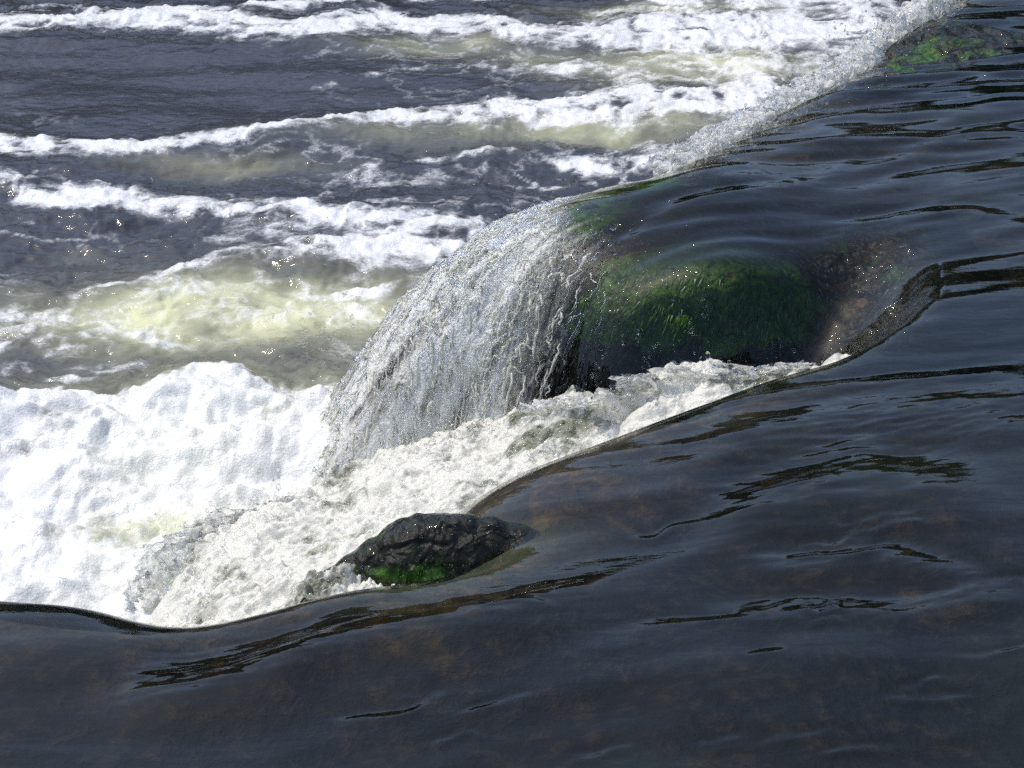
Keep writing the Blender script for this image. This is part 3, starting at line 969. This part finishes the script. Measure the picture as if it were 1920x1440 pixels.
def splash_line(name, label, pts, seed, lean):
    """ragged sheets of water standing on a line of photo spots (px, py, foot height, sheet height) and leaning downstream"""
    p = np.array(pts, float)
    x, y = at(p[:, 0], p[:, 1], p[:, 2])
    c = catmull(np.stack([x, y, p[:, 2], p[:, 3]], 1), 10)
    n, m = 300, 44
    C0 = np.stack([np.interp(np.linspace(0, len(c) - 1, n), np.arange(len(c)), c[:, k]) for k in range(4)], 1)
    arc = np.cumsum(np.hypot(np.gradient(C0[:, 0]), np.gradient(C0[:, 1])))
    parts, at_f = [], []
    for layer in range(3):
        A, V = np.meshgrid(arc, np.linspace(0, 1, m))
        sp = 0.25 + 1.2 * np.abs(pn(A * 8 + layer * 9, V * 0.5, seed + layer)) + 1.0 * np.abs(pn(A * 23 + layer * 5, V * 0.9, seed + 4)) ** 1.4 + 0.5 * np.abs(pn(A * 60, V, seed + 5))
        h = C0[None, :, 3] * sp * np.sin(np.pi * np.clip(np.linspace(0, 1, n) * 0.98 + 0.01, 0, 1)) ** 0.4
        lx = lean[0] * (0.05 * layer + 2.2 * h * V * V) + 0.025 * fbm(A * 13, V * 3 + layer, 2, seed + 6)
        ly = lean[1] * (0.05 * layer + 2.2 * h * V * V) + 0.025 * fbm(A * 13 + 30, V * 3 + layer, 2, seed + 6)
        X = C0[None, :, 0] + lx
        Y = C0[None, :, 1] + ly
        Z = C0[None, :, 2] - 0.04 + (h + 0.04) * (1 - (1 - V) ** 2) + 0.008 * fbm(A * 40, V * 7, 2, seed + 12)
        parts.append((np.stack([X.ravel(), Y.ravel(), Z.ravel()], 1), grid_faces(m, n)))
        at_f.append((0.78 - 0.34 * V + 0.25 * pn(A * 12, V * 4, seed + 14)).ravel())
    V, F = join(parts)
    return tag(mesh_obj(name, V, F, M_SPLASH, None, {'foam': np.concatenate(at_f)}), label, kind='stuff')


LEAN = (-0.85, -0.35)
splash_line('splash', 'ragged white splashes against the foot of the mossy boulder', [(1040, 768, -.45, .06), (1130, 765, -.42, .05), (1210, 750, -.34, .035), (1280, 710, -.32, .04), (1360, 706, -.30, .035), (1440, 700, -.27, .03), (1520, 680, -.24, .02)], 581, LEAN)
splash_line('splash', 'thin spray at the downstream end of the white cascade', [(310, 1130, -.75, .02), (350, 1070, -.74, .03), (400, 1020, -.74, .03), (490, 970, -.73, .03), (580, 930, -.72, .02)], 601, LEAN)
far_splash('splash', 'tall spray of white water leaping behind the far end of the crest', [(1830, -20, .09), (1760, 45, .12), (1700, 88, .10), (1650, 118, .06), (1600, 148, .035), (1540, 180, .03), (1500, 202, .025)], 501)
far_splash('splash', 'low fringe of splashing water along the middle of the far crest', [(1490, 205, .025), (1430, 242, .035), (1370, 272, .03), (1320, 300, .02), (1280, 312, .01)], 521)

# ------------------------------------------------------------------ flying drops
def ico():
    p = (1 + 5 ** 0.5) / 2
    V = np.array([(-1, p, 0), (1, p, 0), (-1, -p, 0), (1, -p, 0), (0, -1, p), (0, 1, p), (0, -1, -p), (0, 1, -p), (p, 0, -1), (p, 0, 1), (-p, 0, -1), (-p, 0, 1)], float)
    V /= np.linalg.norm(V[0])
    F = np.array([(0, 11, 5), (0, 5, 1), (0, 1, 7), (0, 7, 10), (0, 10, 11), (1, 5, 9), (5, 11, 4), (11, 10, 2), (10, 7, 6), (7, 1, 8), (3, 9, 4), (3, 4, 2), (3, 2, 6), (3, 6, 8), (3, 8, 9), (4, 9, 5), (2, 4, 11), (6, 2, 10), (8, 6, 7), (9, 8, 1)])
    return V, F


ICO_V, ICO_F = ico()


def drops(name, label, P, R, stretch=None, kind='stuff'):
    n = len(P)
    q = rng.normal(size=(n, 3))
    q /= np.linalg.norm(q, axis=1)[:, None]
    e = rng.uniform(0.0, 0.9, n) if stretch is None else np.full(n, stretch)
    V = ICO_V[None] * R[:, None, None]
    V = V + q[:, None, :] * ((V @ q[:, :, None])[..., 0] * e[:, None])[..., None]
    V = V * rng.uniform(0.85, 1.15, (n, 12, 1)) + P[:, None, :]
    F = (ICO_F[None] + (np.arange(n) * 12)[:, None, None]).reshape(-1, 3)
    return tag(mesh_obj(name, V.reshape(-1, 3), F, M_DROP), label, kind=kind)


def scatter(pts, n, spread_px, z_spread):
    """points about a line of photo spots with heights"""
    p = np.array(pts, float)
    i = rng.uniform(0, len(p) - 1, n)
    g = np.stack([np.interp(i, np.arange(len(p)), p[:, k]) for k in range(3)], 1)
    z = g[:, 2] + np.abs(rng.normal(size=n)) * z_spread
    x, y = at(g[:, 0], g[:, 1], g[:, 2])
    s = spread_px / 960 * TH * np.hypot(y, 1.6)
    return np.stack([x + rng.normal(size=n) * s, y + rng.normal(size=n) * s, z], 1)


ND = 2200
idx = rng.integers(0, len(Pc), ND)
P = Pc[idx] + np.stack([rng.normal(size=ND) * .01, rng.normal(size=ND) * .01, np.abs(rng.normal(size=ND)) * .026], 1)
drops('spray', 'glittering drops dancing over the white water in the notch', P, rng.lognormal(math.log(0.0022), 0.6, ND))
P = scatter([(1090, 420, -.05), (1000, 520, -.15), (930, 600, -.3), (850, 700, -.45), (760, 800, -.6)], 2500, 70, .03)
drops('spray', 'fine drops thrown off the face of the white water curtain', P, rng.lognormal(math.log(0.0030), 0.4, 2500))
P = np.vstack([scatter([(1800, 0, .05), (1740, 50, .05), (1650, 110, .02), (1560, 160, .0)], 600, 26, .10), scatter([(1560, 160, .0), (1450, 225, .0), (1330, 285, -.02), (1250, 310, -.05)], 500, 14, .05)])
drops('spray', 'drops flying up along the far crest of the weir', P, rng.lognormal(math.log(0.0024), 0.5, len(P)))
P = np.vstack([scatter([(330, 1130, -.5), (345, 1060, -.66), (430, 1000, -.66), (520, 950, -.66)], 160, 40, .06), scatter([(0, 950, -.7), (300, 900, -.7), (500, 800, -.7)], 50, 150, .10),
               scatter([(540, 660, -.76), (600, 650, -.76), (660, 650, -.76)], 90, 30, .08), scatter([(600, 500, -.7), (603, 450, -.6)], 30, 8, .05), scatter([(200, 300, -.75), (900, 330, -.75), (1000, 430, -.7)], 60, 250, .12)])
drops('spray', 'scattered drops in the air above the pool on the left', P, rng.lognormal(math.log(0.0030), 0.5, len(P)))
drops('spray', 'bright beads of water running down the mossy boulder', BEADS, rng.lognormal(math.log(0.0042), 0.3, len(BEADS)))

# ropes and threads of clear water running down the curtain
def threads(name, label, n, th0, th1, r0, r1, rad, mat, l0, l1):
    m, k = 9, 6
    th = th0 + (th1 - th0) * rng.uniform(0, 1, n) ** 1.7
    a = rng.uniform(r0, r1, n)
    L = rng.uniform(l0, l1, n)
    u = np.linspace(0, 1, m)
    rr = a[:, None] + L[:, None] * u
    tt_ = th[:, None] + 0.02 * np.cumsum(rng.normal(size=(n, m)), 1) / 2
    X, Y = 0.55 + rr * np.cos(tt_), 5.02 + rr * np.sin(tt_)
    Z, sd_ = upper_height(X, Y)
    ok = (sd_.min(1) > 0.04) & (Z.min(1) > ZL) & (Z.max(1) < -0.03) & (rng.uniform(0, 1, len(X)) < 0.12 + sst(0.05, 0.40, sd_.mean(1)))
    X, Y, Z = X[ok], Y[ok], Z[ok]
    n = len(X)
    C = np.stack([X, Y, Z], -1)
    T = np.gradient(C, axis=1)
    T /= np.linalg.norm(T, axis=-1, keepdims=True) + 1e-9
    B = np.cross(T, np.array([0.3, -0.8, 0.5]))
    B /= np.linalg.norm(B, axis=-1, keepdims=True) + 1e-9
    N = np.cross(B, T)
    r = rng.lognormal(math.log(rad), 0.45, n)[:, None] * np.sin(np.pi * (0.03 + 0.94 * u)) ** 0.5 * (1 + 0.35 * rng.normal(size=(n, m))).clip(0.3, 2)
    ang = np.linspace(0, 2 * math.pi, k, endpoint=False)
    V = C[:, :, None] + r[..., None, None] * (np.cos(ang)[:, None] * B[:, :, None] + 0.6 * np.sin(ang)[:, None] * N[:, :, None])
    i, j = np.meshgrid(np.arange(m - 1), np.arange(k), indexing='ij')
    f = np.stack([i * k + j, i * k + (j + 1) % k, (i + 1) * k + (j + 1) % k, (i + 1) * k + j], -1).reshape(-1, 4)
    F = (f[None] + (np.arange(n) * m * k)[:, None, None]).reshape(-1, 4)
    return tag(mesh_obj(name, V.reshape(-1, 3), F, mat), label, kind='stuff')


M_MILK = mat_milk()
threads('water_threads', 'long clear threads of water streaming down the face of the curtain', 700, math.radians(165), math.radians(246), 0.35, 1.25, 0.0030, M_DROP, 0.06, 0.20)
threads('water_threads', 'short glassy beads and ropes tumbling on the face of the curtain', 1300, math.radians(165), math.radians(236), 0.35, 1.3, 0.0034, M_DROP, 0.012, 0.06)
threads('water_threads', 'cloudy white clots of water falling among the clear threads of the curtain', 1700, math.radians(165), math.radians(232), 0.38, 1.3, 0.0032, M_MILK, 0.010, 0.05)
drops('spray', 'beads of water added as glints on the black wet rock behind the near lip', GLINT_BEADS, rng.lognormal(math.log(0.0026), 0.4, len(GLINT_BEADS)))
